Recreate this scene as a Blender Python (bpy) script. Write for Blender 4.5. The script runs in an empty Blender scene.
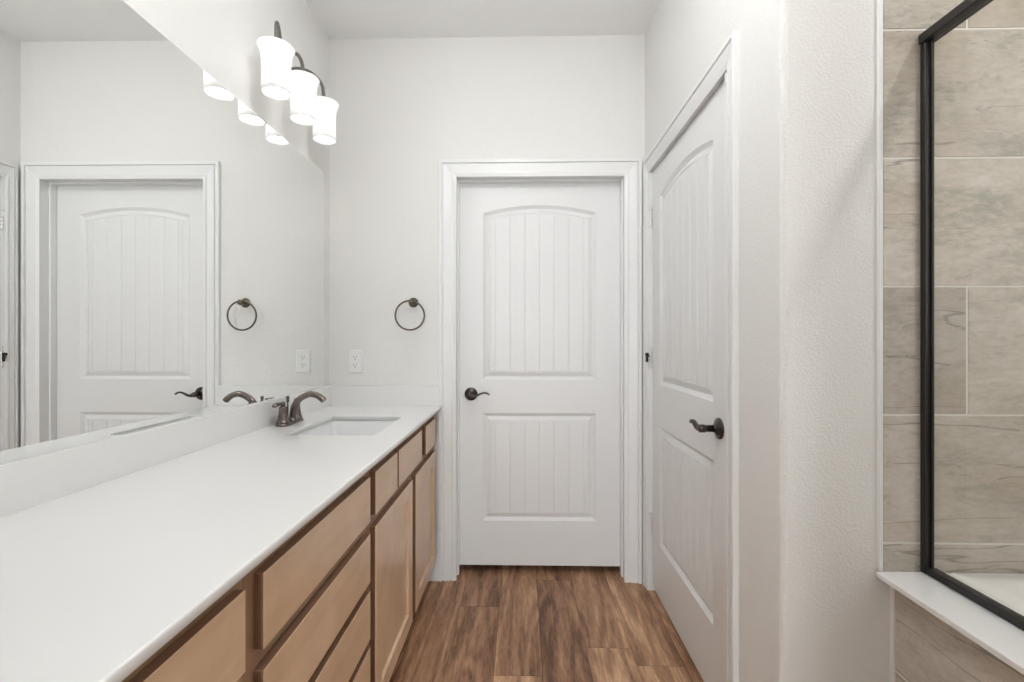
import bpy, bmesh, math, random
from mathutils import Vector, Matrix
random.seed(7)
S = bpy.context.scene
COL = S.collection
PI = math.pi

# ------------------------------------------------------------------ camera, world, exposure, room lights
H = 1.2                                    # eye height
cam_d = bpy.data.cameras.new('camera'); cam = bpy.data.objects.new('camera', cam_d); COL.objects.link(cam)
cam_d.sensor_width = 36.0; cam_d.lens = 458.0*36/1024; cam_d.shift_y = -1.0/1024; cam_d.clip_start = 0.02
cam.location = (0, 0, H); cam.rotation_euler = (PI/2, 0, math.radians(1.2))
S.camera = cam
W = bpy.data.worlds.new('world'); S.world = W; W.use_nodes = True
W.node_tree.nodes['Background'].inputs[0].default_value = (0.85, 0.92, 1.0, 1)
W.node_tree.nodes['Background'].inputs[1].default_value = 0.02
S.view_settings.view_transform = 'Standard'; S.view_settings.look = 'None'
S.view_settings.gamma = 1.0; S.view_settings.use_curve_mapping = False
S.view_settings.exposure = 0.46

# main dimensions
XL, XR, D, ZC = -0.967, 0.612, 2.285, 2.714  # left wall, right wall, back wall, ceiling
YT = 1.088                                   # wall that faces the camera beside the tub
YR = -3.6                                    # rear wall behind the camera
XT = 1.74                                    # long tiled wall of the tub alcove
YA = -0.50                                   # near end of the tub alcove

L_FILL_WINDOW, L_SHOWER, L_VANITY, L_FILL_GLOBE, L_FILL_TUBWIN = 17.0, 5.7, 8.5, 21.5, 1.0

def area_light(name, loc, size, power, color, parent=None, rot=(0, 0, 0), spread=PI):
    d = bpy.data.lights.new(name, 'AREA'); d.shape = 'DISK'; d.size = size; d.energy = power; d.color = color
    d.spread = spread
    o = bpy.data.objects.new(name, d); COL.objects.link(o); o.location = loc; o.rotation_euler = rot
    return o
CANS = [(1.33, 0.42)]
for i, (x, y) in enumerate(CANS):
    area_light('downlight_beam', (x, y, ZC-0.012), 0.13, L_SHOWER, (0.99, 0.99, 1.0))

# ------------------------------------------------------------------ materials
def mat(name, color=(.8, .8, .8), rough=.5, metal=0.0, coat=0.0, coat_rough=.1, spec=.5):
    m = bpy.data.materials.new(name); m.use_nodes = True
    b = m.node_tree.nodes['Principled BSDF']
    b.inputs['Base Color'].default_value = (*color, 1); b.inputs['Roughness'].default_value = rough
    b.inputs['Metallic'].default_value = metal; b.inputs['Coat Weight'].default_value = coat
    b.inputs['Coat Roughness'].default_value = coat_rough; b.inputs['Specular IOR Level'].default_value = spec
    return m
def nd(m, t, **kw):
    n = m.node_tree.nodes.new(t)
    for k, v in kw.items():
        if k in n.inputs: n.inputs[k].default_value = v
        else: setattr(n, k, v)
    return n
def lk(m, a, b): m.node_tree.links.new(a, b)
def bsdf(m): return m.node_tree.nodes['Principled BSDF']
def add_bump(m, scale, strength, dist, detail=3.0):
    tc = nd(m, 'ShaderNodeTexCoord'); n = nd(m, 'ShaderNodeTexNoise', Scale=scale, Detail=detail, Roughness=.55)
    r = nd(m, 'ShaderNodeValToRGB'); r.color_ramp.elements[0].position = .40; r.color_ramp.elements[1].position = .62
    b = nd(m, 'ShaderNodeBump', Strength=strength, Distance=dist)
    lk(m, tc.outputs['Object'], n.inputs['Vector']); lk(m, n.outputs['Fac'], r.inputs[0])
    lk(m, r.outputs[0], b.inputs['Height']); lk(m, b.outputs[0], bsdf(m).inputs['Normal'])
    return m

M = {}
M['wall'] = add_bump(mat('wall_paint', (.80, .79, .765), .65, spec=.3), 150, .5, .0012)
M['ceiling'] = add_bump(mat('ceiling_paint', (.90, .90, .89), .8, spec=.2), 80, .2, .001)
M['trim'] = mat('trim_paint', (.82, .82, .81), .32, spec=.4)
M['door'] = mat('door_paint', (.80, .80, .795), .38, spec=.4)
M['counter'] = mat('cultured_marble', (.82, .815, .80), .22, coat=.3, coat_rough=.12)
M['porcelain'] = mat('porcelain', (.84, .84, .84), .16, coat=.2, coat_rough=.05)
M['acrylic'] = mat('tub_acrylic', (.84, .82, .79), .2)
M['mirror'] = mat('mirror_silver', (.93, .94, .93), 0.0, metal=1.0)
M['bronze'] = mat('oil_rubbed_bronze', (.18, .15, .135), .22, metal=.9)
M['bronze2'] = mat('dark_bronze', (.085, .075, .068), .26, metal=.9)
M['ringmetal'] = mat('aged_bronze', (.14, .12, .09), .3, metal=.9)
M['armmetal'] = mat('brushed_pewter', (.22, .21, .19), .3, metal=.9)
M['black'] = mat('black_anodised', (.026, .024, .023), .38, metal=.3)
M['rubber'] = mat('black_rubber', (.02, .02, .02), .7)
M['steel'] = mat('satin_nickel', (.80, .79, .77), .3, metal=.35)
M['plastic'] = mat('white_plastic', (.86, .86, .85), .3)
M['slot'] = mat('dark_slot', (.12, .12, .12), .6)
M['grout'] = mat('grout', (.80, .78, .73), .85)
M['sub'] = mat('underlay', (.05, .03, .02), .9)
M['chrome'] = mat('drain_chrome', (.7, .7, .7), .12, metal=1.0)

def wood(name, c0, c1, axis, rough=.36):
    m = mat(name, c1, rough, coat=.4, coat_rough=.2)
    tc = nd(m, 'ShaderNodeTexCoord'); mp = nd(m, 'ShaderNodeMapping')
    sc = [26, 26, 26]; sc[axis] = 1.6
    mp.inputs['Scale'].default_value = sc
    n = nd(m, 'ShaderNodeTexNoise', Scale=1.0, Detail=5.0, Roughness=.6, Distortion=.5)
    n2 = nd(m, 'ShaderNodeTexNoise', Scale=4.5, Detail=3.0, Roughness=.55, Distortion=.8)
    mx = nd(m, 'ShaderNodeMix', data_type='FLOAT'); mx.inputs[0].default_value = .62
    r = nd(m, 'ShaderNodeValToRGB'); e = r.color_ramp.elements
    e[0].position = .30; e[0].color = (*c0, 1); e[1].position = .68; e[1].color = (*c1, 1)
    lk(m, tc.outputs['Object'], mp.inputs[0]); lk(m, mp.outputs[0], n.inputs['Vector']); lk(m, tc.outputs['Object'], n2.inputs['Vector'])
    lk(m, n.outputs['Fac'], mx.inputs[2]); lk(m, n2.outputs['Fac'], mx.inputs[3])
    lk(m, mx.outputs[0], r.inputs[0]); lk(m, r.outputs[0], bsdf(m).inputs['Base Color'])
    return m
WC0, WC1 = (.57, .370, .222), (.77, .545, .360)
M['wood_v'] = wood('maple_stain_upright', WC0, WC1, 2)
M['wood_h'] = wood('maple_stain_lengthwise', WC0, WC1, 1)
M['frame_wood_shaded'] = wood('maple_stain_frame_shade', (.30, .168, .095), (.40, .238, .140), 2, .45)  # darker than the fronts: shade on the recessed frame put into its colour
M['wood_edge_shaded'] = wood('maple_stain_edge_shade', (.19, .098, .056), (.25, .138, .080), 1, .45)  # shade on the sides of the fronts painted into the wood

def floor_mat():
    m = mat('vinyl_plank', (.3, .15, .08), .42, spec=.4)
    tc = nd(m, 'ShaderNodeTexCoord'); g = nd(m, 'ShaderNodeNewGeometry')
    cb = nd(m, 'ShaderNodeCombineXYZ')
    ms = []
    for k in (37.0, 91.0, 13.0):
        q = nd(m, 'ShaderNodeMath', operation='MULTIPLY'); q.inputs[1].default_value = k
        lk(m, g.outputs['Random Per Island'], q.inputs[0]); ms.append(q)
    for i in range(3): lk(m, ms[i].outputs[0], cb.inputs[i])
    ad = nd(m, 'ShaderNodeVectorMath', operation='ADD')
    lk(m, tc.outputs['Object'], ad.inputs[0]); lk(m, cb.outputs[0], ad.inputs[1])
    def noise(scale, sc, detail, rough, dist):
        mp = nd(m, 'ShaderNodeMapping'); mp.inputs['Scale'].default_value = scale
        n = nd(m, 'ShaderNodeTexNoise', Scale=sc, Detail=detail, Roughness=rough, Distortion=dist)
        lk(m, ad.outputs[0], mp.inputs[0]); lk(m, mp.outputs[0], n.inputs['Vector']); return n
    big = noise((7, .8, 1), 1.0, 3, .5, 1.0)         # broad light/dark bands along the plank
    mid = noise((24, 3.2, 1), 1.0, 7, .68, 2.4)      # figure
    fine = noise((110, 13, 1), 1.0, 5, .7, .5)        # fibre
    ct_ = noise((6.5, .75, 1), 1.0, 2, .45, .4)      # contour lines of this one draw the cathedral grain
    w1 = nd(m, 'ShaderNodeMath', operation='MULTIPLY'); w1.inputs[1].default_value = 58.0; lk(m, ct_.outputs['Fac'], w1.inputs[0])
    wv = nd(m, 'ShaderNodeMath', operation='SINE'); lk(m, w1.outputs[0], wv.inputs[0])
    w2 = nd(m, 'ShaderNodeMath', operation='MULTIPLY'); w2.inputs[1].default_value = .045; lk(m, wv.outputs[0], w2.inputs[0])
    a = nd(m, 'ShaderNodeMix', data_type='FLOAT'); a.inputs[0].default_value = .36
    lk(m, big.outputs['Fac'], a.inputs[2]); lk(m, mid.outputs['Fac'], a.inputs[3])
    b0 = nd(m, 'ShaderNodeMix', data_type='FLOAT'); b0.inputs[0].default_value = .34
    lk(m, a.outputs[0], b0.inputs[2]); lk(m, fine.outputs['Fac'], b0.inputs[3])
    b = nd(m, 'ShaderNodeMath', operation='ADD'); lk(m, b0.outputs[0], b.inputs[0]); lk(m, w2.outputs[0], b.inputs[1])
    rr = nd(m, 'ShaderNodeMath', operation='MULTIPLY_ADD'); rr.inputs[1].default_value = .14; rr.inputs[2].default_value = -.07
    lk(m, g.outputs['Random Per Island'], rr.inputs[0])
    sm = nd(m, 'ShaderNodeMath', operation='ADD'); lk(m, b.outputs[0], sm.inputs[0]); lk(m, rr.outputs[0], sm.inputs[1])
    r = nd(m, 'ShaderNodeValToRGB'); e = r.color_ramp.elements
    e[0].position = .35; e[0].color = (.135, .064, .035, 1)
    e[1].position = .66; e[1].color = (.76, .48, .29, 1)
    k = r.color_ramp.elements.new(.45); k.color = (.320, .170, .096, 1)
    k = r.color_ramp.elements.new(.54); k.color = (.46, .262, .152, 1)
    lk(m, sm.outputs[0], r.inputs[0]); lk(m, r.outputs[0], bsdf(m).inputs['Base Color'])
    bp = nd(m, 'ShaderNodeBump', Strength=.15, Distance=.001); lk(m, fine.outputs['Fac'], bp.inputs['Height'])
    lk(m, bp.outputs[0], bsdf(m).inputs['Normal'])
    return m
M['plank'] = floor_mat()

def tile_mat(name, swap):
    m = mat(name, (.4, .36, .3), .35, spec=.4)
    tc = nd(m, 'ShaderNodeTexCoord'); g = nd(m, 'ShaderNodeNewGeometry')
    cb = nd(m, 'ShaderNodeCombineXYZ')
    for i, k in enumerate((53.0, 29.0, 71.0)):
        q = nd(m, 'ShaderNodeMath', operation='MULTIPLY'); q.inputs[1].default_value = k
        lk(m, g.outputs['Random Per Island'], q.inputs[0]); lk(m, q.outputs[0], cb.inputs[i])
    ad = nd(m, 'ShaderNodeVectorMath', operation='ADD')
    lk(m, tc.outputs['Object'], ad.inputs[0]); lk(m, cb.outputs[0], ad.inputs[1])
    def noise(s, det, ro, di):
        mp = nd(m, 'ShaderNodeMapping'); mp.inputs['Scale'].default_value = s
        n = nd(m, 'ShaderNodeTexNoise', Scale=1.0, Detail=det, Roughness=ro, Distortion=di)
        lk(m, ad.outputs[0], mp.inputs[0]); lk(m, mp.outputs[0], n.inputs['Vector']); return n
    lng = 1.6
    def sc(h, v): return (v, h, v) if swap else (h, v, v)
    n1 = noise(sc(3.2, 8.0), 5, .65, .9)             # soft cloudy bands
    n2 = noise(sc(28, 75), 6, .75, .6)                # fine grain
    n3 = noise(sc(.9, 9.0), 4, .45, .25)            # veins: thin line where the noise crosses one half
    a = nd(m, 'ShaderNodeMix', data_type='FLOAT'); a.inputs[0].default_value = .46
    lk(m, n1.outputs['Fac'], a.inputs[2]); lk(m, n2.outputs['Fac'], a.inputs[3])
    r = nd(m, 'ShaderNodeValToRGB'); e = r.color_ramp.elements
    e[0].position = .37; e[0].color = (.360, .340, .275, 1); e[1].position = .63; e[1].color = (.650, .605, .540, 1)
    k = e.new(.49); k.color = (.535, .485, .415, 1)
    lk(m, a.outputs[0], r.inputs[0])
    s = nd(m, 'ShaderNodeMath', operation='SUBTRACT'); s.inputs[1].default_value = .5; lk(m, n3.outputs['Fac'], s.inputs[0])
    ab = nd(m, 'ShaderNodeMath', operation='ABSOLUTE'); lk(m, s.outputs[0], ab.inputs[0])
    vr = nd(m, 'ShaderNodeMapRange'); vr.inputs[1].default_value = 0; vr.inputs[2].default_value = .009
    vr.inputs[3].default_value = .6; vr.inputs[4].default_value = 0; lk(m, ab.outputs[0], vr.inputs[0])
    gate = nd(m, 'ShaderNodeMath', operation='GREATER_THAN'); gate.inputs[1].default_value = .48
    lk(m, n1.outputs['Fac'], gate.inputs[0])
    vm = nd(m, 'ShaderNodeMath', operation='MULTIPLY'); lk(m, vr.outputs[0], vm.inputs[0]); lk(m, gate.outputs[0], vm.inputs[1])
    mx = nd(m, 'ShaderNodeMix', data_type='RGBA'); mx.inputs[7].default_value = (.16, .13, .10, 1)
    n5 = noise(sc(2.6, 5.0), 5, .7, .8); mr = nd(m, 'ShaderNodeMapRange'); lk(m, n5.outputs['Fac'], mr.inputs[0])
    mr.inputs[1].default_value = .50; mr.inputs[2].default_value = .68; mr.inputs[3].default_value = 0; mr.inputs[4].default_value = .6
    m5 = nd(m, 'ShaderNodeMix', data_type='RGBA'); m5.inputs[7].default_value = (.45, .36, .27, 1)
    lk(m, mr.outputs[0], m5.inputs[0]); lk(m, r.outputs[0], m5.inputs[6])
    lk(m, vm.outputs[0], mx.inputs[0]); lk(m, m5.outputs[2], mx.inputs[6])
    hs = nd(m, 'ShaderNodeHueSaturation'); lk(m, mx.outputs[2], hs.inputs['Color'])
    vv = nd(m, 'ShaderNodeMapRange'); vv.inputs[3].default_value = .88; vv.inputs[4].default_value = 1.10
    lk(m, g.outputs['Random Per Island'], vv.inputs[0]); lk(m, vv.outputs[0], hs.inputs['Value'])
    lk(m, hs.outputs[0], bsdf(m).inputs['Base Color'])
    return m
M['tile'] = tile_mat('stone_tile', False); M['tile_side'] = tile_mat('stone_tile_side', True)

def emis(name, color, strength, base=(.9, .9, .9), rough=.4):
    m = mat(name, base, rough); b = bsdf(m)
    b.inputs['Emission Color'].default_value = (*color, 1); b.inputs['Emission Strength'].default_value = strength
    return m
M['shade'] = emis('opal_glass_lit', (1.0, .985, .96), .12, (.82, .82, .82), .25)
_t = M['shade'].node_tree; _tr = _t.nodes.new('ShaderNodeBsdfTranslucent'); _tr.inputs[0].default_value = (.80, .80, .79, 1)
_mx = _t.nodes.new('ShaderNodeMixShader'); _mx.inputs[0].default_value = .30
_t.links.new(_t.nodes['Principled BSDF'].outputs[0], _mx.inputs[1]); _t.links.new(_tr.outputs[0], _mx.inputs[2])
_t.links.new(_mx.outputs[0], _t.nodes['Material Output'].inputs[0])
M['bulb'] = emis('lamp_bulb', (1.0, .985, .965), L_VANITY)
M['led'] = emis('led_disc', (1.0, .965, .92), 6.0)
M['fill_globe'] = emis('fill_globe_glow', (.97, .985, 1.0), L_FILL_GLOBE)
M['fill_pane2'] = emis('fill_light_pane_tub', (.95, .98, 1.0), L_FILL_TUBWIN)
M['pane'] = emis('fill_light_pane', (.93, .97, 1.0), L_FILL_WINDOW)
def glass_mat():
    m = bpy.data.materials.new('shower_glass'); m.use_nodes = True; t = m.node_tree; t.nodes.clear()
    o = t.nodes.new('ShaderNodeOutputMaterial'); mix = t.nodes.new('ShaderNodeMixShader')
    tr = t.nodes.new('ShaderNodeBsdfTransparent'); tr.inputs[0].default_value = (.987, .988, .980, 1)
    gl = t.nodes.new('ShaderNodeBsdfGlossy'); gl.inputs['Roughness'].default_value = .0
    lw = t.nodes.new('ShaderNodeLayerWeight'); pw = t.nodes.new('ShaderNodeMath'); pw.operation = 'POWER'; pw.inputs[1].default_value = 5.0
    fr = t.nodes.new('ShaderNodeMath'); fr.operation = 'MULTIPLY_ADD'; fr.inputs[1].default_value = .94; fr.inputs[2].default_value = .04
    t.links.new(lw.outputs['Facing'], pw.inputs[0]); t.links.new(pw.outputs[0], fr.inputs[0])
    t.links.new(fr.outputs[0], mix.inputs[0]); t.links.new(tr.outputs[0], mix.inputs[1]); t.links.new(gl.outputs[0], mix.inputs[2])
    t.links.new(mix.outputs[0], o.inputs[0]); return m
M['glass'] = glass_mat()

# ------------------------------------------------------------------ mesh helpers (all in world coordinates)
def B(): return bmesh.new()
def box(bm, x0, x1, y0, y1, z0, z1, bev=0.0, seg=2):
    t = bmesh.new() if bev else bm
    v = [t.verts.new((x, y, z)) for x in (x0, x1) for y in (y0, y1) for z in (z0, z1)]
    for f in ((0, 1, 3, 2), (4, 6, 7, 5), (0, 4, 5, 1), (2, 3, 7, 6), (0, 2, 6, 4), (1, 5, 7, 3)):
        t.faces.new([v[i] for i in f])
    if bev:
        bmesh.ops.bevel(t, geom=t.edges[:], offset=bev, segments=seg, profile=.5, affect='EDGES', clamp_overlap=True)
        merge(bm, t)
    return bm
def merge(bm, t):
    mp = {v: bm.verts.new(v.co) for v in t.verts}
    for f in t.faces:
        nf = bm.faces.new([mp[v] for v in f.verts]); nf.smooth = f.smooth; nf.material_index = f.material_index
    t.free()
def quad(bm, *pts, smooth=False, mi=0):
    f = bm.faces.new([bm.verts.new(p) for p in pts]); f.smooth = smooth; f.material_index = mi; return f
def loft(bm, rings, closed=True, cap0=False, cap1=False, smooth=True):
    R = [[bm.verts.new(p) for p in r] for r in rings]
    n = len(R[0])
    for a, b in zip(R, R[1:]):
        for i in range(n if closed else n-1):
            j = (i+1) % n
            f = bm.faces.new((a[i], a[j], b[j], b[i])); f.smooth = smooth
    if cap0: bm.faces.new(R[0][::-1]).smooth = False
    if cap1: bm.faces.new(R[-1]).smooth = False
    return R
def frame_of(t):
    t = t.normalized(); u = Vector((0, 0, 1)) if abs(t.z) < .9 else Vector((1, 0, 0))
    a = t.cross(u).normalized(); return a, t.cross(a).normalized()
def lathe(bm, prof, origin, axis=(0, 0, 1), n=32, cap0=True, cap1=True):
    ax = Vector(axis).normalized(); a, b = frame_of(ax); o = Vector(origin)
    rings = [[o + ax*h + (a*math.cos(2*PI*i/n) + b*math.sin(2*PI*i/n))*max(r, 1e-4) for i in range(n)] for r, h in prof]
    loft(bm, rings, True, cap0, cap1); return bm
def spline(pts, k=8):
    P = [Vector(p) for p in pts]; P = [P[0]*2-P[1]] + P + [P[-1]*2-P[-2]]; out = []
    for i in range(1, len(P)-2):
        p0, p1, p2, p3 = P[i-1:i+3]
        for j in range(k):
            t = j/k
            out.append(.5*((2*p1)+(p2-p0)*t+(2*p0-5*p1+4*p2-p3)*t*t+(3*p1-p0-3*p2+p3)*t**3))
    out.append(P[-2]); return out
def tube(bm, pts, rad, n=16, k=8, flat=None, closed=False, cap=True):
    """pts control points, rad: number or list per control point, flat: list of (width, height) factors"""
    P = spline(pts, k) if k else [Vector(p) for p in pts]
    m = len(P); nc = len(pts)
    def lerp(lst, i):
        t = i/(m-1)*(nc-1); a = min(int(t), nc-2); f = t-a; return lst[a]*(1-f)+lst[a+1]*f
    R = rad if isinstance(rad, (list, tuple)) else [rad]*nc
    rings = []; a = None
    for i, p in enumerate(P):
        t = (P[min(i+1, m-1)]-P[max(i-1, 0)]).normalized()
        if a is None: a, b = frame_of(t)
        else:
            a = (a - t*a.dot(t)).normalized(); b = t.cross(a).normalized()
        r = lerp(R, i); fa = lerp([q[0] for q in flat], i) if flat else 1; fb = lerp([q[1] for q in flat], i) if flat else 1
        rings.append([p + a*(r*fa*math.cos(2*PI*j/n)) + b*(r*fb*math.sin(2*PI*j/n)) for j in range(n)])
    loft(bm, rings, True, cap, cap); return bm
def torus(bm, c, ax, R, r, n=56, m=12):
    ax = Vector(ax).normalized(); a, b = frame_of(ax); c = Vector(c); V = []
    for i in range(n):
        d = a*math.cos(2*PI*i/n)+b*math.sin(2*PI*i/n)
        V.append([bm.verts.new(c + d*(R+r*math.cos(2*PI*j/m)) + ax*(r*math.sin(2*PI*j/m))) for j in range(m)])
    for i in range(n):
        for j in range(m):
            f = bm.faces.new((V[i][j], V[(i+1) % n][j], V[(i+1) % n][(j+1) % m], V[i][(j+1) % m])); f.smooth = True
    return bm
def sphere(bm, c, r, sx=1, sy=1, sz=1, n=20, m=12):
    c = Vector(c); rings = []
    for i in range(1, m):
        th = PI*i/m
        rings.append([c+Vector((sx*r*math.sin(th)*math.cos(2*PI*j/n), sy*r*math.sin(th)*math.sin(2*PI*j/n), sz*r*math.cos(th))) for j in range(n)])
    R = loft(bm, rings)
    for ring, z in ((R[0], 1), (R[-1], -1)):
        p = bm.verts.new(c+Vector((0, 0, z*r*sz)))
        for j in range(n):
            f = bm.faces.new((ring[j], ring[(j+1) % n], p)); f.smooth = True
    return bm

# ------------------------------------------------------------------ object helpers
def finish(name, bm, mats, origin):
    bmesh.ops.recalc_face_normals(bm, faces=bm.faces[:])
    me = bpy.data.meshes.new(name)
    bmesh.ops.translate(bm, verts=bm.verts[:], vec=-Vector(origin))
    bm.to_mesh(me); bm.free()
    for m in (mats if isinstance(mats, (list, tuple)) else [mats]): me.materials.append(m)
    o = bpy.data.objects.new(name, me); COL.objects.link(o); return o
def root_loc(o):
    while o.parent: o = o.parent
    return o.location
def part(name, bm, m, parent, label=None):
    o = finish(name, bm, m, root_loc(parent)); o.parent = parent
    if label: o['label'] = label
    return o
def thing(name, loc, label, cat, group=None):
    o = bpy.data.objects.new(name, None); COL.objects.link(o); o.location = loc; o.empty_display_size = .05
    o['label'] = label; o['category'] = cat
    if group: o['group'] = group
    return o
def single(name, bm, m, label, cat, group=None):
    xs = [v.co for v in bm.verts]
    c = (sum(p.x for p in xs)/len(xs), sum(p.y for p in xs)/len(xs), min(p.z for p in xs))
    o = finish(name, bm, m, c); o.location = c; o['label'] = label; o['category'] = cat
    if group: o['group'] = group
    return o
def struct(name, bm, m, label=None):
    o = finish(name, bm, m, (0, 0, 0)); o['kind'] = 'structure'
    if label: o['label'] = label
    return o
def struct_empty(name, loc, label=None):
    o = bpy.data.objects.new(name, None); COL.objects.link(o); o.location = loc; o['kind'] = 'structure'
    if label: o['label'] = label
    return o

# ------------------------------------------------------------------ floor
bm = B()
PW = .1755; GAP = .0014
ends = {-1: 2.52, 0: 2.058, 1: 1.637, 2: 2.293, 3: 1.792, 4: 1.697}
quad(bm, (XL, YR, -.004), (XT, YR, -.004), (XT, 2.6, -.004), (XL, 2.6, -.004), mi=1)
k = -6
while -.276+PW*k < XT:
    x0 = -.276+PW*k; x1 = x0+PW
    e = ends.get(k+0, 1.4+((k*.47) % 1.1))
    y = e - 1.22*4
    while y < 2.6:
        a, b = max(y, YR), min(y+1.22, 2.6)
        if b > a and x1 > XL:
            xa, xb = max(x0, XL), min(x1, XT)
            quad(bm, (xa+GAP/2, a+GAP/2, 0), (xb-GAP/2, a+GAP/2, 0), (xb-GAP/2, b-GAP/2, 0), (xa+GAP/2, b-GAP/2, 0))
        y += 1.22
    k += 1
struct('floor', bm, [M['plank'], M['sub']], 'brown wood-look plank floor')

# ------------------------------------------------------------------ ceiling and walls
bm = B(); box(bm, XL-.1, XT+.1, YR-.1, D+.3, ZC, ZC+.05); struct('ceiling', bm, M['ceiling'], 'flat white ceiling')
bm = B(); box(bm, XL-.1, XL, YR-.1, D+.2, -.02, ZC); struct('wall_left', bm, M['wall'], 'white textured wall behind the mirror')
# back wall with opening for the far door
FJ0, FJ1, FH = -.3305, .514, 2.018            # jamb faces and head of the far door
bm = B()
box(bm, XL, FJ0-.018, D, D+.14, 0, ZC); box(bm, FJ1+.018, XR+.2, D, D+.14, 0, ZC); box(bm, FJ0-.018, FJ1+.018, D, D+.14, FH+.018, ZC)
struct('wall_back', bm, M['wall'], 'white textured back wall around the far door')
# right wall with opening for the near door
RJ0, RJ1, RH = 1.392, 2.208, 2.006
bm = B()
box(bm, XR, XR+.12, 1.30, RJ0-.018, 0, ZC); box(bm, XR, XR+.12, RJ1+.018, D, 0, ZC); box(bm, XR, XR+.12, RJ0-.018, RJ1+.018, RH+.018, ZC)
RC = .018                                    # rounded outside corner, one surface with the wall beside the tub
pts = [(XR, 1.30)] + [(XR+RC-RC*math.cos(a), YT+RC-RC*math.sin(a)) for a in [PI/2*i/8 for i in range(9)]] + [(.875, YT)]
lo = [bm.verts.new((x, y, 0)) for x, y in pts]; hi = [bm.verts.new((x, y, ZC)) for x, y in pts]
for i in range(len(pts)-1):
    f = bm.faces.new((lo[i], lo[i+1], hi[i+1], hi[i])); f.smooth = 0 < i < len(pts)-2 or True
struct('wall_right', bm, M['wall'], 'white textured wall around the near door turning a rounded corner to the tub')
bm = B(); box(bm, .875, XT+.1, YT, YT+.12, 0, ZC); struct('wall_tub_end', bm, M['wall'], 'wall behind the tile at the far end of the tub')
bm = B(); box(bm, XT, XT+.1, YA-.1, YT, 0, ZC); struct('wall_tub_side', bm, M['wall'])
bm = B(); box(bm, .86, XT, YA-.1, YA, 0, ZC); struct('wall_tub_near', bm, M['wall'])
bm = B(); box(bm, XT, XT+.1, YR-.1, YA-.1, 0, ZC); struct('wall_side', bm, M['wall'])
WX0, WX1, WZ0, WZ1 = -.45, .35, .35, 2.15
bm = B()
box(bm, XL-.1, WX0, YR-.1, YR, 0, ZC); box(bm, WX1, XT+.1, YR-.1, YR, 0, ZC); box(bm, WX0, WX1, YR-.1, YR, 0, WZ0); box(bm, WX0, WX1, YR-.1, YR, WZ1, ZC)
struct('wall_beyond', bm, M['wall'])
# added wall and doorway, shaped to keep fill light off the tub wall
YD, DX0, DX1 = -.20, -.36, .42
bm = B()
box(bm, XL, DX0-.018, YD-.1, YD, 0, ZC); box(bm, DX1+.018, .915, YD-.1, YD, 0, ZC); box(bm, DX0-.018, DX1+.018, YD-.1, YD, 2.06, ZC)
box(bm, .868, .915, YA-.1, YD-.1, 0, ZC)
struct('wall_light_block', bm, M['wall'])
bm = B(); box(bm, DX0-.018, DX0, YD-.1, YD, 0, 2.06); box(bm, DX1, DX1+.018, YD-.1, YD, 0, 2.06); box(bm, DX0, DX1, YD-.1, YD, 2.042, 2.06)
struct('trim_6', bm, M['trim'])
w = struct_empty('fill_window_1', ((WX0+WX1)/2, YR-.05, WZ0))  # added glowing pane beyond the doorway, unseen, to fill the room with light
bm = B(); box(bm, WX0, WX1, YR-.062, YR-.056, WZ0, WZ1); part('fill_window_pane', bm, M['pane'], w)
bm = B()
for a in ((WX0, WX0+.05), (WX1-.05, WX1), ((WX0+WX1)/2-.025, (WX0+WX1)/2+.025)): box(bm, a[0], a[1], YR-.055, YR-.02, WZ0, WZ1)
box(bm, WX0, WX1, YR-.055, YR-.02, WZ0, WZ0+.05); box(bm, WX0, WX1, YR-.055, YR-.02, WZ1-.05, WZ1)
part('fill_window_frame', bm, M['trim'], w)

# unseen, added as fill light: window in the long tiled wall above the tub
w2 = struct_empty('fill_window_2', (XT-.01, .15, 1.15))
def tub_fill_pane(a, b, c, d, x0, x1): box(bm, XT-x1, XT-x0, a, b, c, d)
bm = B(); tub_fill_pane(-.36, .66, 1.15, 2.15, .010, .016); part('fill_window_pane', bm, M['fill_pane2'], w2)
bm = B()
tub_fill_pane(-.40, -.355, 1.11, 2.19, .009, .040); tub_fill_pane(.655, .70, 1.11, 2.19, .009, .040); tub_fill_pane(-.355, .655, 1.11, 1.155, .009, .040); tub_fill_pane(-.355, .655, 2.145, 2.19, .009, .040)
part('fill_window_frame', bm, M['trim'], w2)

# baseboards
BP = [(0, 0), (.014, 0), (.014, .088), (.0115, .094), (.0135, .100), (.0125, .108), (.008, .116), (.006, .124), (.004, .128), (0, .128)]
def baseboard(name, p0, p1, n):
    bm = B(); rings = [[(x+n[0]*t, y+n[1]*t, z) for t, z in BP] for x, y in (p0, p1)]
    loft(bm, rings, True, True, True, smooth=False); struct(name, bm, M['trim'])
baseboard('baseboard_back', (-.60, D), (-.4145, D), (0, -1))
baseboard('baseboard_right', (XR, YT+RC), (XR, 1.283), (-1, 0))
baseboard('baseboard_left', (XL, YR), (XL, YD-.1), (1, 0))
baseboard('baseboard_rear', (XL, YR), (XT, YR), (0, 1))

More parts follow.
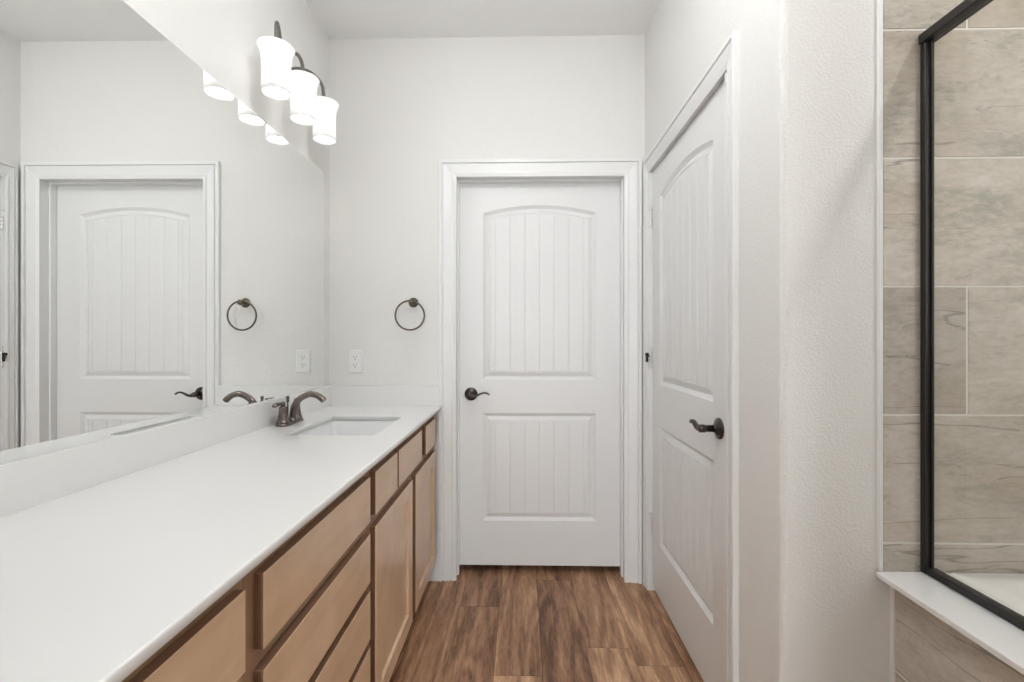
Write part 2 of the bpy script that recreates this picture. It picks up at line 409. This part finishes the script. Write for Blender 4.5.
# ------------------------------------------------------------------ doors and casings
CP = [(0, 0), (0, .0060), (.008, .0085), (.014, .0110), (.0155, .0115), (.0175, .0050), (.0225, .0050), (.034, .0085), (.048, .0125), (.0545, .0140), (.0565, .0075),
      (.0610, .0075), (.0625, .0165), (.075, .0170), (.077, .0155), (.077, 0)]
def casing(name, a0, a1, z1, mp, wl, wt, wr, label):
    bm = B(); rings = []
    for w, t in CP:
        u = w/.077
        rings.append([mp(a0-u*wl, t, 0), mp(a0-u*wl, t, z1+u*wt), mp(a1+u*wr, t, z1+u*wt), mp(a1+u*wr, t, 0)])
    loft(bm, rings, False, smooth=False); struct(name, bm, M['trim'], label)
far_mp = lambda a, t, z: (a, D-t, z)
rt_mp = lambda a, t, z: (XR-t, a, z)
casing('trim_1', FJ0+.005, FJ1-.005, FH-.004, far_mp, .088, .084, .085, 'white moulded casing around the far door')
casing('trim_2', RJ0-.026, RJ1+.000, RH-.004, rt_mp, .063, .072, .052, 'white moulded casing around the near right door')

def arch_outline(u0, u1, z0, zs, rise, d, n=25):
    """closed panel outline inset by d: bottom edge, right side, arched (or straight) top from right to left"""
    w = (u1-u0)/2; c = (u0+u1)/2
    pts = [(u0+d, z0+d), (u1-d, z0+d)]
    if rise > 0:
        R = (w*w+rise*rise)/(2*rise); zc = zs+rise-R
        xs = [(u1-d)+(u0-u1+2*d)*i/(n-1) for i in range(n)]
        pts += [(x, zc+math.sqrt((R-d)**2-(x-c)**2)) for x in xs]
    else:
        pts += [((u1-d)+(u0-u1+2*d)*i/(n-1), zs-d) for i in range(n)]
    return pts
def top_at(u, u0, u1, zs, rise, d):
    if rise <= 0: return zs-d
    w = (u1-u0)/2; c = (u0+u1)/2; R = (w*w+rise*rise)/(2*rise)
    return zs+rise-R+math.sqrt((R-d)**2-(u-c)**2)
PROF = [(0, 0), (.0015, -.0016), (.014, -.0112), (.0165, -.0122), (.019, -.0115), (.037, -.0036), (.0385, -.0034), (.0395, -.0060), (.0415, -.0060), (.043, -.0034)]
def door_slab(bm, W_, Hh, mp, thick, zs_=(.242, .782, .972, 1.830), ins=.115):
    """two panel plank door face, u 0..W_, z 0..Hh; mp(u, n, z) maps to world, n out of the face"""
    pu0, pu1 = ins, W_-ins
    lz0, lz1, uz0, uzs = zs_; rise = .040
    n = 25
    us = [pu0+(pu1-pu0)*i/(n-1) for i in range(n)]
    quad(bm, mp(0, 0, 0), mp(pu0, 0, 0), mp(pu0, 0, Hh), mp(0, 0, Hh)); quad(bm, mp(pu1, 0, 0), mp(W_, 0, 0), mp(W_, 0, Hh), mp(pu1, 0, Hh))
    quad(bm, mp(pu0, 0, 0), mp(pu1, 0, 0), mp(pu1, 0, lz0), mp(pu0, 0, lz0)); quad(bm, mp(pu0, 0, lz1), mp(pu1, 0, lz1), mp(pu1, 0, uz0), mp(pu0, 0, uz0))
    for a, b in zip(us, us[1:]):
        quad(bm, mp(a, 0, top_at(a, pu0, pu1, uzs, rise, 0)), mp(b, 0, top_at(b, pu0, pu1, uzs, rise, 0)), mp(b, 0, Hh), mp(a, 0, Hh))
    for z0, zs, rs in ((lz0, lz1, 0), (uz0, uzs, rise)):
        rings = [[mp(u, h, z) for u, z in arch_outline(pu0, pu1, z0, zs, rs, d)] for d, h in PROF]
        loft(bm, rings, True, smooth=False)
        d, h = PROF[-1]; g = .0028; gd = .0026
        cols = [pu0+d]; deps = [h]; c = (pu0+pu1)/2; k = -4
        sp = .0775*W_/.859
        while k <= 4:
            x = c+sp*(k-.0)+sp*.5*0
            if pu0+d+.01 < x < pu1-d-.01: cols += [x-g, x, x+g]; deps += [h, h-gd, h]
            k += 1
        cols.append(pu1-d); deps.append(h)
        fine = []
        for (x0, h0), (x1, h1) in zip(zip(cols, deps), zip(cols[1:], deps[1:])):
            m_ = 3 if x1-x0 > .02 else 1
            for q in range(m_):
                a, b = x0+(x1-x0)*q/m_, x0+(x1-x0)*(q+1)/m_; ha, hb = h0+(h1-h0)*q/m_, h0+(h1-h0)*(q+1)/m_
                quad(bm, mp(a, ha, z0+d), mp(b, hb, z0+d), mp(b, hb, top_at(b, pu0, pu1, zs, rs, d)), mp(a, ha, top_at(a, pu0, pu1, zs, rs, d)))
    # body behind the face
    P = [mp(u, t, z) for u in (0, W_) for t in (-.012, -thick) for z in (0, Hh)]
    v = [bm.verts.new(p) for p in P]
    for f in ((0, 1, 3, 2), (4, 6, 7, 5), (0, 4, 5, 1), (2, 3, 7, 6), (0, 2, 6, 4), (1, 5, 7, 3)): bm.faces.new([v[i] for i in f])
    for (ua, ub, za, zb) in ((0, 0, 0, Hh), (W_, W_, 0, Hh)): quad(bm, mp(ua, 0, za), mp(ua, -.012, za), mp(ua, -.012, zb), mp(ua, 0, zb))
    for z in (0, Hh): quad(bm, mp(0, 0, z), mp(W_, 0, z), mp(W_, -.012, z), mp(0, -.012, z))
def handle(mp, parent):
    """lever handle, mp(u, n, z): u along the lever, n out of the door"""
    c = Vector(mp(0, 0, 0)); ax = Vector(mp(0, 1, 0))-c
    bm = B()
    lathe(bm, [(.0335, 0), (.0340, .003), (.0325, .006), (.027, .0085), (.0235, .009), (.021, .012), (.015, .014), (.0125, .016), (.0115, .02)], c, ax, 36)
    r = part('door_handle', bm, M['bronze2'], parent, 'dark bronze lever handle')
    bm = B()
    lathe(bm, [(.0112, .012), (.0112, .046), (.0128, .048), (.0128, .062), (.0105, .066), (.0, .067)], c, ax, 24)
    P = [(0, .056, -.001), (.014, .057, -.0045), (.030, .058, -.004), (.050, .058, .0055), (.071, .057, .012), (.087, .055, .009), (.099, .053, .001)]
    tube(bm, [mp(*p) for p in P], [.0095, .0085, .0068, .0062, .0062, .0060, .0045], 14, 6, [(1, 1), (1.1, 1), (1.35, .9), (1.5, .8), (1.55, .75), (1.5, .75), (1.3, .75)])
    part('lever', bm, M['bronze2'], r)
    return r

# far door
fd = struct_empty('door_1', ((FJ0+FJ1)/2, D+.08, 0), 'closed white two-panel door in the back wall')
FW = FJ1-FJ0-.006; FY = D+.080
fmp = lambda u, n, z: (FJ0+.003+u, FY-n, .037+z)
bm = B(); door_slab(bm, FW, FH-.003-.037, fmp, .035, (.230, .785, .958, 1.818), .128); part('door_slab', bm, M['door'], fd)
bm = B(); JY0, JY1 = D-.001, D+.18
box(bm, FJ0-.018, FJ0, JY0, JY1, 0, FH+.018); box(bm, FJ1, FJ1+.018, JY0, JY1, 0, FH+.018); box(bm, FJ0, FJ1, JY0, JY1, FH, FH+.018)
box(bm, FJ0, FJ0+.010, FY-.036, FY-.001, 0, FH, .002); box(bm, FJ1-.010, FJ1, FY-.036, FY-.001, 0, FH, .002); box(bm, FJ0+.010, FJ1-.010, FY-.036, FY-.001, FH-.010, FH, .002)
part('door_frame', bm, M['trim'], fd)
handle(lambda u, n, z: (-.261+u, FY-n, .921+z), fd)

# right door (hinged at the far side, set back in its frame)
rd = struct_empty('door_2', (XR+.03, (RJ0+RJ1)/2, 0), 'closed white two-panel door in the right wall')
RXs = .626; RW = RJ1-RJ0-.007
rmp = lambda u, n, z: (RXs-n, RJ0+.004+u, .026+z)
bm = B(); door_slab(bm, RW, RH-.003-.026, rmp, .035); part('door_slab', bm, M['door'], rd)
bm = B(); JX0, JX1 = XR-.001, XR+.12
box(bm, JX0, JX1, RJ0-.030, RJ0, 0, RH+.018); box(bm, JX0, JX1, RJ1, RJ1+.018, 0, RH+.018); box(bm, JX0, JX1, RJ0, RJ1, RH, RH+.018)
box(bm, RXs+.038, RXs+.07, RJ0, RJ0+.012, 0, RH); box(bm, RXs+.038, RXs+.07, RJ1-.012, RJ1, 0, RH); box(bm, RXs+.038, RXs+.07, RJ0, RJ1, RH-.012, RH)
part('door_frame', bm, M['trim'], rd)
handle(lambda u, n, z: (RXs-n, 1.462+u, .920+z), rd)
bm = B(); box(bm, RXs-.012, RXs+.004, RJ0-.0005, RJ0+.0012, .895, .955); part('strike_plate', bm, M['bronze2'], rd, 'dark strike plate')
for i, z in enumerate((1.79, 1.115, .325)):
    bm = B(); c = (XR+.006, RJ1-.001, z-.045)
    for q in range(5): lathe(bm, [(.0055, q*.018+.0006), (.0062, q*.018+.0016), (.0062, q*.018+.0164), (.0055, q*.018+.0174)], c, n=16)
    lathe(bm, [(.0035, -.006), (.006, -.004), (.006, 0)], c, n=16); lathe(bm, [(.006, .09), (.006, .094), (.0035, .097)], c, n=16)
    box(bm, XR+.005, RXs+.001, RJ1-.003, RJ1-.0005, z-.045, z+.045)
    box(bm, RXs-.0018, RXs, RJ1-.030, RJ1-.005, z-.045, z+.045)
    h = part('hinge', bm, M['steel'], rd)
    if i == 1:
        bm = B(); lathe(bm, [(.003, 0), (.003, .016), (.0075, .017), (.0085, .02), (.0085, .028), (.006, .031)], (XR-.012, RJ1-.004, z-.008), (0, 0, 1), 16)
        tube(bm, [(XR+.004, RJ1, z+.007), (XR-.012, RJ1-.002, z+.007)], .003, 10, 0)
        lathe(bm, [(.005, -.012), (.0062, -.008), (.0062, .028), (.005, .032)], (XR-.014, RJ1-.012, z-.008), (0, 0, 1), 16)
        part('hinge_stop', bm, M['rubber'], h, 'black hinge-pin door stop')

# ------------------------------------------------------------------ tiled tub alcove
def tiles(bm, mp, u0, u1, z0, z1, rows0, joint0, tl=.6, th=.2980, g=.0032, shift=(0, .2, .4)):
    """tile field on a wall; rows0: height of one course line, joint0: u of one joint in the course above it; mp(u, n, z)"""
    def pane(a, b, c, d):
        e = .0012
        lo = [mp(a, 0, c), mp(b, 0, c), mp(b, 0, d), mp(a, 0, d)]
        hi = [mp(a+e, .0015, c+e), mp(b-e, .0015, c+e), mp(b-e, .0015, d-e), mp(a+e, .0015, d-e)]
        L = [bm.verts.new(p) for p in lo]; Hh = [bm.verts.new(p) for p in hi]
        bm.faces.new(Hh)
        for i in range(4): bm.faces.new((L[i], L[(i+1) % 4], Hh[(i+1) % 4], Hh[i]))
    quad(bm, mp(u0, .0004, z0), mp(u1, .0004, z0), mp(u1, .0004, z1), mp(u0, .0004, z1), mi=1)
    quad(bm, mp(u0, -.006, z0), mp(u0, .0004, z0), mp(u0, .0004, z1), mp(u0, -.006, z1), mi=1)
    r = math.floor((z0-rows0)/th)
    while rows0+r*th < z1:
        za, zb = max(z0, rows0+r*th), min(z1, rows0+(r+1)*th)
        j = joint0 + shift[r % 3]
        u = j - tl*math.ceil((j-u0)/tl + 1)
        while u < u1:
            a, b = max(u0, u), min(u1, u+tl)
            if b-a > .012 and zb-za > .012: pane(a+g/2, b-g/2, za+g/2, zb-g/2)
            u += tl
        r += 1
YTF = 1.083
bm = B(); tiles(bm, lambda u, n, z: (u, YTF-n, z), .8385, XT, .655, ZC, 1.0265, 1.031); o = struct('wall_tub_tile', bm, [M['tile'], M['grout']], 'large brown-grey stone-look tile beside the glass')
bm = B(); tiles(bm, lambda u, n, z: (XT-.006-n, u, z), YA, YTF, .655, ZC, 1.0265, .3); struct('wall_tub_side_tile', bm, [M['tile_side'], M['grout']])
bm = B(); tiles(bm, lambda u, n, z: (u, YA+.006+n, z), .842, XT, .655, ZC, 1.0265, 1.2); struct('wall_tub_near_tile', bm, [M['tile'], M['grout']])
XA = .866
bm = B(); tiles(bm, lambda u, n, z: (XA-n, u, z), YD+.001, YT-.004, 0, .649, .434, .62); struct('wall_tub_apron', bm, [M['tile_side'], M['grout']], 'tiled tub apron under the white ledge')
bm = B(); box(bm, XA+.001, XA+.10, YD+.001, YT-.001, 0, .648); struct('wall_tub_knee', bm, M['wall'])
# white edge strips
bm = B(); box(bm, .8295, .8390, YTF-.003, YT+.001, .664, ZC, .0015); struct('trim_3', bm, M['trim'], 'white vertical edge strip between painted wall and tile')
bm = B(); box(bm, XA-.0055, XA+.002, YT-.010, YT+.001, 0, .649, .0015); struct('trim_4', bm, M['grout'])
# white ledge on the knee wall
bm = B(); box(bm, .8225, .985, YD+.001, YTF-.001, .649, .663, .003, 3); struct('trim_5', bm, M['counter'], 'white stone ledge on the tiled tub apron')

# bathtub
tub = thing('bathtub', ((XA+.1+XT)/2, .3, 0), 'white bathtub behind the black-framed glass screen', 'bathtub')
def rrect(x0, x1, y0, y1, r, k=8):
    out = []
    for cx, cy, a0 in ((x1-r, y1-r, 0), (x0+r, y1-r, PI/2), (x0+r, y0+r, PI), (x1-r, y0+r, 1.5*PI)):
        out += [(cx+r*math.cos(a0+PI/2*i/k), cy+r*math.sin(a0+PI/2*i/k)) for i in range(k+1)]
    return out
tx0, tx1, ty0, ty1 = .986, XT-.009, YA+.009, YTF-.003
bm = B()
rim = [rrect(tx0, tx1, ty0, ty1, .004), rrect(tx0, tx1, ty0, ty1, .004), rrect(tx0+.004, tx1-.004, ty0+.004, ty1-.004, .006), rrect(tx0+.085, tx1-.07, ty0+.09, ty1-.09, .10), rrect(tx0+.097, tx1-.082, ty0+.102, ty1-.102, .10),
       rrect(tx0+.125, tx1-.11, ty0+.15, ty1-.15, .10), rrect(tx0+.16, tx1-.145, ty0+.22, ty1-.22, .08), rrect(tx0+.20, tx1-.19, ty0+.28, ty1-.28, .06)]
zz = [0, .660, .664, .664, .652, .40, .27, .255]
loft(bm, [[(x, y, z) for x, y in r] for r, z in zip(rim, zz)], True, False, True)
part('tub_shell', bm, M['acrylic'], tub)
bm = B(); lathe(bm, [(.03, 0), (.03, .004), (.024, .006), (.0, .006)], ((tx0+tx1)/2, ty0+.36, .255), n=24); part('drain', bm, M['chrome'], tub, 'chrome drain')

# shower screen
GX0, GX1 = .905, .940
scr = thing('shower_screen', (.925, .3, .663), 'clear glass shower screen in a black metal frame standing on the white ledge', 'shower screen')
bm = B(); box(bm, .923, .9405, 1.067, YTF-.0018, .664, 1.883, .002); box(bm, .9345, .9395, 1.062, 1.068, .681, 1.883, .001)
part('wall_post', bm, M['black'], scr)
bm = B(); box(bm, .918, .951, YA+.002, YTF-.0018, 1.883, 1.906, .003); part('header_rail', bm, M['black'], scr)
bm = B(); box(bm, .924, .947, YA+.002, 1.0665, .664, .680, .002); part('bottom_track', bm, M['black'], scr)
bm = B(); box(bm, .9355, .9405, YA+.004, 1.063, .6805, 1.8825); part('glass_pane', bm, M['glass'], scr, 'clear glass pane')

# ------------------------------------------------------------------ vanity
CT, CTH = .875, .017                         # counter top height, thickness
XF, XD = -.438, -.420                        # face frame plane, drawer and door faces
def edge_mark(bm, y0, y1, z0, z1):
    # shade on the edges of a front, put into a darker wood colour
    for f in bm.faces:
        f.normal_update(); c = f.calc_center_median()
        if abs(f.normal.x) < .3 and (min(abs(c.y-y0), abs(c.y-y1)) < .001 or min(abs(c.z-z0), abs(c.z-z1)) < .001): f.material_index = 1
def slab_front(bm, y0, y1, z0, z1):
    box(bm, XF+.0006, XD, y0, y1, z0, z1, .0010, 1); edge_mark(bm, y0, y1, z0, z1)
def shaker(parent, y0, y1, z0, z1):
    s = .056; bm = B()
    ring = lambda d, x: [(x, y0+d, z0+d), (x, y1-d, z0+d), (x, y1-d, z1-d), (x, y0+d, z1-d)]
    loft(bm, [ring(0, XF+.0006), ring(0, XD-.002), ring(.002, XD), ring(s, XD), ring(s+.003, XD-.002), ring(s+.007, XD-.009)], True, True, False, smooth=False)
    edge_mark(bm, y0, y1, z0, z1); d = part('cabinet_door', bm, [M['wood_v'], M['wood_edge_shaded']], parent)
    bm = B(); quad(bm, *ring(s+.0068, XD-.0088)); part('door_panel', bm, M['wood_v'], d)
def cabinet(name, y0, y1, label, rails, stiles, tops, lowers, doors):
    c = thing(name, (-.70, (y0+y1)/2, 0), label, 'cabinet')
    bm = B()
    box(bm, XL+.004, XF-.0195, y0+.0005, y0+.016, .10, CT-CTH-.001); box(bm, XL+.004, XF-.0195, y1-.016, y1-.0005, .10, CT-CTH-.001)
    box(bm, XL+.004, XF-.0195, y0+.016, y1-.016, .10, .116); box(bm, XL+.004, XL+.012, y0+.016, y1-.016, .116, CT-CTH-.001)
    box(bm, XL+.004, XF-.075, y0+.0005, y1-.0005, 0.001, .10)
    part('body', bm, M['wood_h'], c)
    bm = B()
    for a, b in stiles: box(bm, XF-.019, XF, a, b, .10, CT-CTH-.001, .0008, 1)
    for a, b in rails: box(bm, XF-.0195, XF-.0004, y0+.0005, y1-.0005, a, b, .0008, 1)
    part('face_frame', bm, M['frame_wood_shaded'], c)
    for t in tops+lowers:
        bm = B(); slab_front(bm, *t); part('drawer_front', bm, [M['wood_h'], M['wood_edge_shaded']], c)
    for t in doors: shaker(c, *t)
    return c
TZ0, TZ1 = .695, .820
cabinet('vanity_cabinet', .712, 1.288, 'brown wooden cabinet with four stacked drawers under the white countertop', [(.10, .135), (.345, .37), (.503, .528), (.66, .70), (.81, CT-CTH-.001)],
        [(.7125, .755), (1.245, 1.2875)], [(.738, 1.265, TZ0, TZ1)], [(.738, 1.265, .527, .661), (.738, 1.265, .369, .503), (.738, 1.265, .114, .347)], [])
cabinet('vanity_cabinet', 1.288, 2.279, 'brown wooden cabinet with two doors below the sink, next to the back wall', [(.10, .135), (.655, .70), (.81, CT-CTH-.001)],
        [(1.2885, 1.33), (1.525, 1.58), (1.89, 2.03), (1.745, 1.83), (2.214, 2.2785)], [(1.311, 1.543, TZ0, TZ1), (1.561, 1.923, TZ0, TZ1), (2.004, 2.226, TZ0, TZ1)], [],
        [(1.313, 1.760, .114, .661), (1.814, 2.226, .114, .661)])
cabinet('vanity_cabinet', -.19, .712, 'brown wooden cabinet at the near end of the vanity, one drawer front showing', [(.10, .135), (.655, .70), (.81, CT-CTH-.001)],
        [(-.1895, -.15), (.03, .10), (.40, .50), (.17, .25), (.665, .7115)], [(-.165, .015, TZ0, TZ1), (.10, .45, TZ0, TZ1), (.47, .689, TZ0, TZ1)], [],
        [(-.165, .20, .114, .661), (.24, .689, .114, .661)])

# countertop with cut-out for the sink
ct = thing('countertop', (-.68, .9, CT-CTH), 'long white vanity countertop with backsplash over the brown cabinets', 'countertop')
CX0, CX1, CY0, CY1 = XL+.002, -.3985, YD+.002, D-.002
SX0, SX1, SY0, SY1 = -.812, -.506, 1.545, 1.940
bm = B()
hole = rrect(SX0, SX1, SY0, SY1, .016, 8)     # starts at +x +y corner, counter-clockwise
outer_c = [(CX1-.004, SY1+.06), (CX0, SY1+.06), (CX0, SY0-.06), (CX1-.004, SY0-.06)]
def annulus(z):
    k = 9
    for q in range(4):
        arc = hole[q*k:(q+1)*k]; oc = outer_c[q]
        for a, b in zip(arc, arc[1:]): quad(bm, (*a, z), (*b, z), (*oc, z))
        nx = hole[((q+1) % 4)*k]; no = outer_c[(q+1) % 4]
        quad(bm, (*arc[-1], z), (*nx, z), (*no, z), (*oc, z))
for z in (CT, CT-CTH):
    annulus(z)
    for a, b in ((CY0, SY0-.06), (SY1+.06, CY1)): quad(bm, (CX0, a, z), (CX1-.004, a, z), (CX1-.004, b, z), (CX0, b, z))
loft(bm, [[(x, y, z) for x, y in hole] for z in (CT-CTH, CT-.0012)], True); loft(bm, [[(x, y, CT-.0012) for x, y in hole], [(x, y, CT) for x, y in hole]], True)
edge = [(CX1-.004, CT), (CX1-.0015, CT-.0006), (CX1-.0004, CT-.002), (CX1, CT-.004), (CX1, CT-CTH+.002), (CX1-.002, CT-CTH), (CX1-.004, CT-CTH)]
loft(bm, [[(x, y, z) for x, z in edge] for y in (CY0, CY1)], False)
for y in (CY0, CY1): quad(bm, (CX0, y, CT), (CX0, y, CT-CTH), (CX1-.004, y, CT-CTH), (CX1-.004, y, CT))
bmesh.ops.remove_doubles(bm, verts=bm.verts[:], dist=.00005)
part('counter_slab', bm, M['counter'], ct)
BSZ = .971
bm = B(); box(bm, XL+.001, -.952, CY0, D-.0235, CT-.0004, BSZ, .0008, 1); part('backsplash', bm, M['counter'], ct)
bm = B(); box(bm, XL+.001, -.4055, D-.0225, D-.001, CT-.0004, BSZ, .0010, 1); part('side_splash', bm, M['counter'], ct)

# sink
sk = thing('sink', ((SX0+SX1)/2, (SY0+SY1)/2, .70), 'white rectangular sink sunk into the far end of the countertop', 'sink')
bm = B(); e = -.004
lv = [(-.02, CT-CTH-.0008), (e, CT-CTH-.0008), (e+.001, CT-CTH-.006), (.012, .79), (.022, .745), (.04, .728), (.07, .722), (.12, .719)]
loft(bm, [[(x, y, z) for x, y in rrect(SX0+d, SX1-d, SY0+d, SY1-d, max(.018+.4*d, .012))] for d, z in lv], True, False, True)
part('basin', bm, M['porcelain'], sk)
bm = B(); lathe(bm, [(.027, 0), (.027, .003), (.02, .004), (.016, .0015), (.0, .0015)], ((SX0+SX1)/2, (SY0+SY1)/2, .7192), n=28); part('drain', bm, M['bronze'], sk, 'bronze drain')

# faucet
FX, FYc = -.905, 1.770
fa = thing('faucet', (FX, FYc, CT), 'bronze two-handle arched faucet behind the white sink', 'faucet')
bm = B(); st = lambda hw, hl: [(FX+x, FYc+y) for x, y in rrect(-hw, hw, -hl, hl, hw*.98, 8)]
loft(bm, [[(x, y, CT+z) for x, y in st(hw, hl)] for hw, hl, z in ((.0265, .0785, .0003), (.0275, .0795, .003), (.0265, .0785, .007), (.0225, .0745, .0105), (.0205, .0725, .012))], True, True, True)
part('base_plate', bm, M['bronze'], fa)
bm = B()
lathe(bm, [(.020, .010), (.0195, .014), (.0165, .018), (.0145, .024)], (FX+.010, FYc, CT), n=28)
sp = [(-.893, CT+.012), (-.892, CT+.036), (-.884, CT+.071), (-.862, CT+.0975), (-.827, CT+.1135), (-.799, CT+.1095), (-.781, CT+.0985), (-.770, CT+.0885)]
tube(bm, [(x, FYc, z) for x, z in sp], [.0145, .0136, .0126, .0120, .0117, .0120, .0128, .0132], 20, 6, [(1, 1)]*5+[(1, .95), (1.05, .9), (1.1, .88)])
part('spout', bm, M['bronze'], fa)
for s in (-1, 1):
    c = (FX, FYc+s*.051, CT); bm = B()
    lathe(bm, [(.0245, .0105), (.0245, .015), (.0215, .018), (.0205, .021), (.0188, .028), (.0155, .050), (.0138, .064), (.0150, .066), (.0150, .069), (.0110, .072), (.0085, .076)], c, n=28)
    h = part('handle', bm, M['bronze'], fa)
    bm = B(); sphere(bm, (c[0], c[1], CT+.083), .0092, sz=.95)
    tube(bm, [(c[0], c[1], CT+.083), (c[0]-.004, c[1]+s*.013, CT+.084), (c[0]-.008, c[1]+s*.025, CT+.0835), (c[0]-.011, c[1]+s*.038, CT+.081), (c[0]-.0135, c[1]+s*.047, CT+.079)],
         [.0062, .0058, .0085, .0095, .0045], 14, 7, [(1, 1), (1, 1), (1, .9), (1.1, .8), (1, .8)])
    part('lever', bm, M['bronze'], h)
bm = B(); lathe(bm, [(.0028, .008), (.0028, .082), (.0055, .084), (.0062, .088), (.0045, .092), (.0065, .096), (.0068, .101), (.0045, .106), (.0, .107)], (FX-.008, FYc, CT), n=18)
part('lift_rod', bm, M['bronze'], fa)

# mirror
bm = B()                                     # its near end stands a centimetre proud of the wall
MB = [[(XL+.0004, YD+.01, z), (-.9562, YD+.01, z), (-.9656, 2.218, z), (XL+.0004, 2.218, z)] for z in (BSZ+.0005, 2.018)]
loft(bm, MB, True, True, True, smooth=False)
single('mirror', bm, M['mirror'], 'large frameless wall mirror above the countertop backsplash', 'mirror')

# ------------------------------------------------------------------ vanity light
SHX = -.862; SHY = (1.592, 1.790, 1.985); SHZ = (2.066, 2.068, 2.073)
vl = thing('vanity_light', (XL, 1.795, 2.06), 'three-shade vanity wall light on curved metal arms above the mirror', 'wall light')
bm = B(); lathe(bm, [(.055, 0), (.056, .006), (.052, .012), (.045, .016), (.038, .018), (.02, .022), (.012, .030), (.0, .031)], (XL+.0005, 1.795, 2.235), (1, 0, 0), 36); part('backplate', bm, M['armmetal'], vl)
ARMS = {0: [(-.945, 1.780, 2.235), (-.915, 1.735, 2.245), (-.888, 1.672, 2.285), (-.876, 1.632, 2.324), (-.866, 1.602, 2.318), (SHX, SHY[0], 2.235)],
        1: [(-.945, 1.790, 2.245), (-.932, 1.790, 2.295), (-.910, 1.790, 2.330), (-.884, 1.790, 2.326), (-.866, 1.790, 2.290), (SHX, SHY[1], 2.238)],
        2: [(-.945, 1.800, 2.245), (-.936, 1.845, 2.300), (-.926, 1.900, 2.336), (-.905, 1.955, 2.350), (-.872, 1.980, 2.315), (SHX, SHY[2], 2.243)]}
SHP = [(.0475, 0), (.0470, .03), (.0468, .07), (.0475, .105), (.0505, .132), (.0560, .150), (.0605, .159), (.0610, .1625), (.0590, .1635), (.030, .1640), (.012, .1645)]
for i in range(3):
    z = SHZ[i]; bm = B()
    tube(bm, ARMS[i], .0070, 14, 8)
    arm = part('arm', bm, M['armmetal'], vl)
    bm = B(); lathe(bm, [(.034, .1650), (.034, .168), (.026, .171), (.012, .174), (.010, .182), (.0065, .184)], (SHX, SHY[i], z), n=28); part('socket_cap', bm, M['armmetal'], arm)
    bm = B()
    out = [(r, h) for r, h in SHP]; inn = [(r-.0028, h) for r, h in SHP[:8]]
    lathe(bm, inn[::-1] + [(.0462, -.0006)] + out, (SHX, SHY[i], z), n=44, cap0=False, cap1=True)
    sh = part('lamp_shade', bm, M['shade'], vl, 'white opal glass shade')
    bm = B(); sphere(bm, (SHX, SHY[i], z+.048), .029, n=20, m=12, sz=1.2); lathe(bm, [(.013, .085), (.013, .16)], (SHX, SHY[i], z), n=16); part('bulb', bm, M['bulb'], sh)
# ------------------------------------------------------------------ towel ring, outlet
tr = thing('towel_ring', (-.541, D, 1.32), 'dark bronze towel ring on the back wall beside the far door', 'towel ring')
PZ = 1.387
bm = B(); lathe(bm, [(.0235, .0005), (.0245, .004), (.021, .008), (.0145, .011), (.010, .016), (.009, .030), (.0115, .036), (.0135, .040), (.0135, .050), (.0105, .055), (.0, .056)], (-.541, D, PZ), (0, -1, 0), 28); part('mount', bm, M['ringmetal'], tr)
bm = B(); torus(bm, (-.549, D-.047, PZ-.066), (0, 1, .02), .0715, .0043); part('ring', bm, M['ringmetal'], tr)

ol = thing('wall_outlet', (-.8335, D, 1.035), 'white duplex wall outlet on the back wall next to the mirror', 'outlet')
oc, oz = -.8335, 1.093
bm = B(); box(bm, oc-.036, oc+.036, D-.0065, D-.0003, oz-.058, oz+.058, .003, 3); part('plate', bm, M['plastic'], ol)
for s in (-1, 1):
    zc = oz+s*.0195; bm = B()
    rr_ = rrect(-.017, .017, -.0143, .0143, .008, 6)
    loft(bm, [[(oc+x, D-y_, zc+z) for x, z in rr_] for y_ in (.006, .0082)], True, False, True, smooth=False)
    rc = part('receptacle', bm, M['plastic'], ol)
    bm = B(); box(bm, oc-.0078, oc-.0054, D-.0086, D-.0078, zc-.001, zc+.0085); box(bm, oc+.0054, oc+.0078, D-.0086, D-.0078, zc+.0005, zc+.0085)
    lathe(bm, [(.0027, .0078), (.0027, .0086)], (oc, D, zc-.0075), (0, -1, 0), 12); part('slot', bm, M['slot'], rc)
bm = B(); lathe(bm, [(.0032, .006), (.0032, .0076), (.002, .0082)], (oc, D, oz), (0, -1, 0), 14); part('screw', bm, M['plastic'], ol)

# ------------------------------------------------------------------ recessed ceiling lights (the beams are set at the top)
names = ['recessed ceiling light over the bathtub']
for (x, y), lb in zip(CANS, names):
    t = thing('ceiling_downlight', (x, y, ZC-.012), lb, 'ceiling light')
    bm = B(); lathe(bm, [(.070, -.002), (.092, -.0075), (.095, -.004), (.095, -.0005)], (x, y, ZC), n=36, cap0=False, cap1=False); part('trim_ring', bm, M['trim'], t)
    bm = B(); lathe(bm, [(.071, -.003), (.0, -.003)], (x, y, ZC), n=36, cap0=False, cap1=False); part('diffuser', bm, M['led'], t)

fl = thing('fill_globe_lamp', (-.10, .95, ZC-.40), 'added globe lamp, out of view, filling the walkway before the vanity with light', 'ceiling light')  # added out of view to light walls and ceiling
bm = B(); sphere(bm, (-.10, .95, ZC-.27), .125, n=32, m=20); part('added_globe', bm, M['fill_globe'], fl)
bm = B(); lathe(bm, [(.06, -.0005), (.062, -.012), (.03, -.022), (.009, -.026), (.009, -.120), (.042, -.128), (.046, -.158), (.040, -.160)], (-.10, .95, ZC), n=32, cap0=False); part('stem', bm, M['armmetal'], fl)
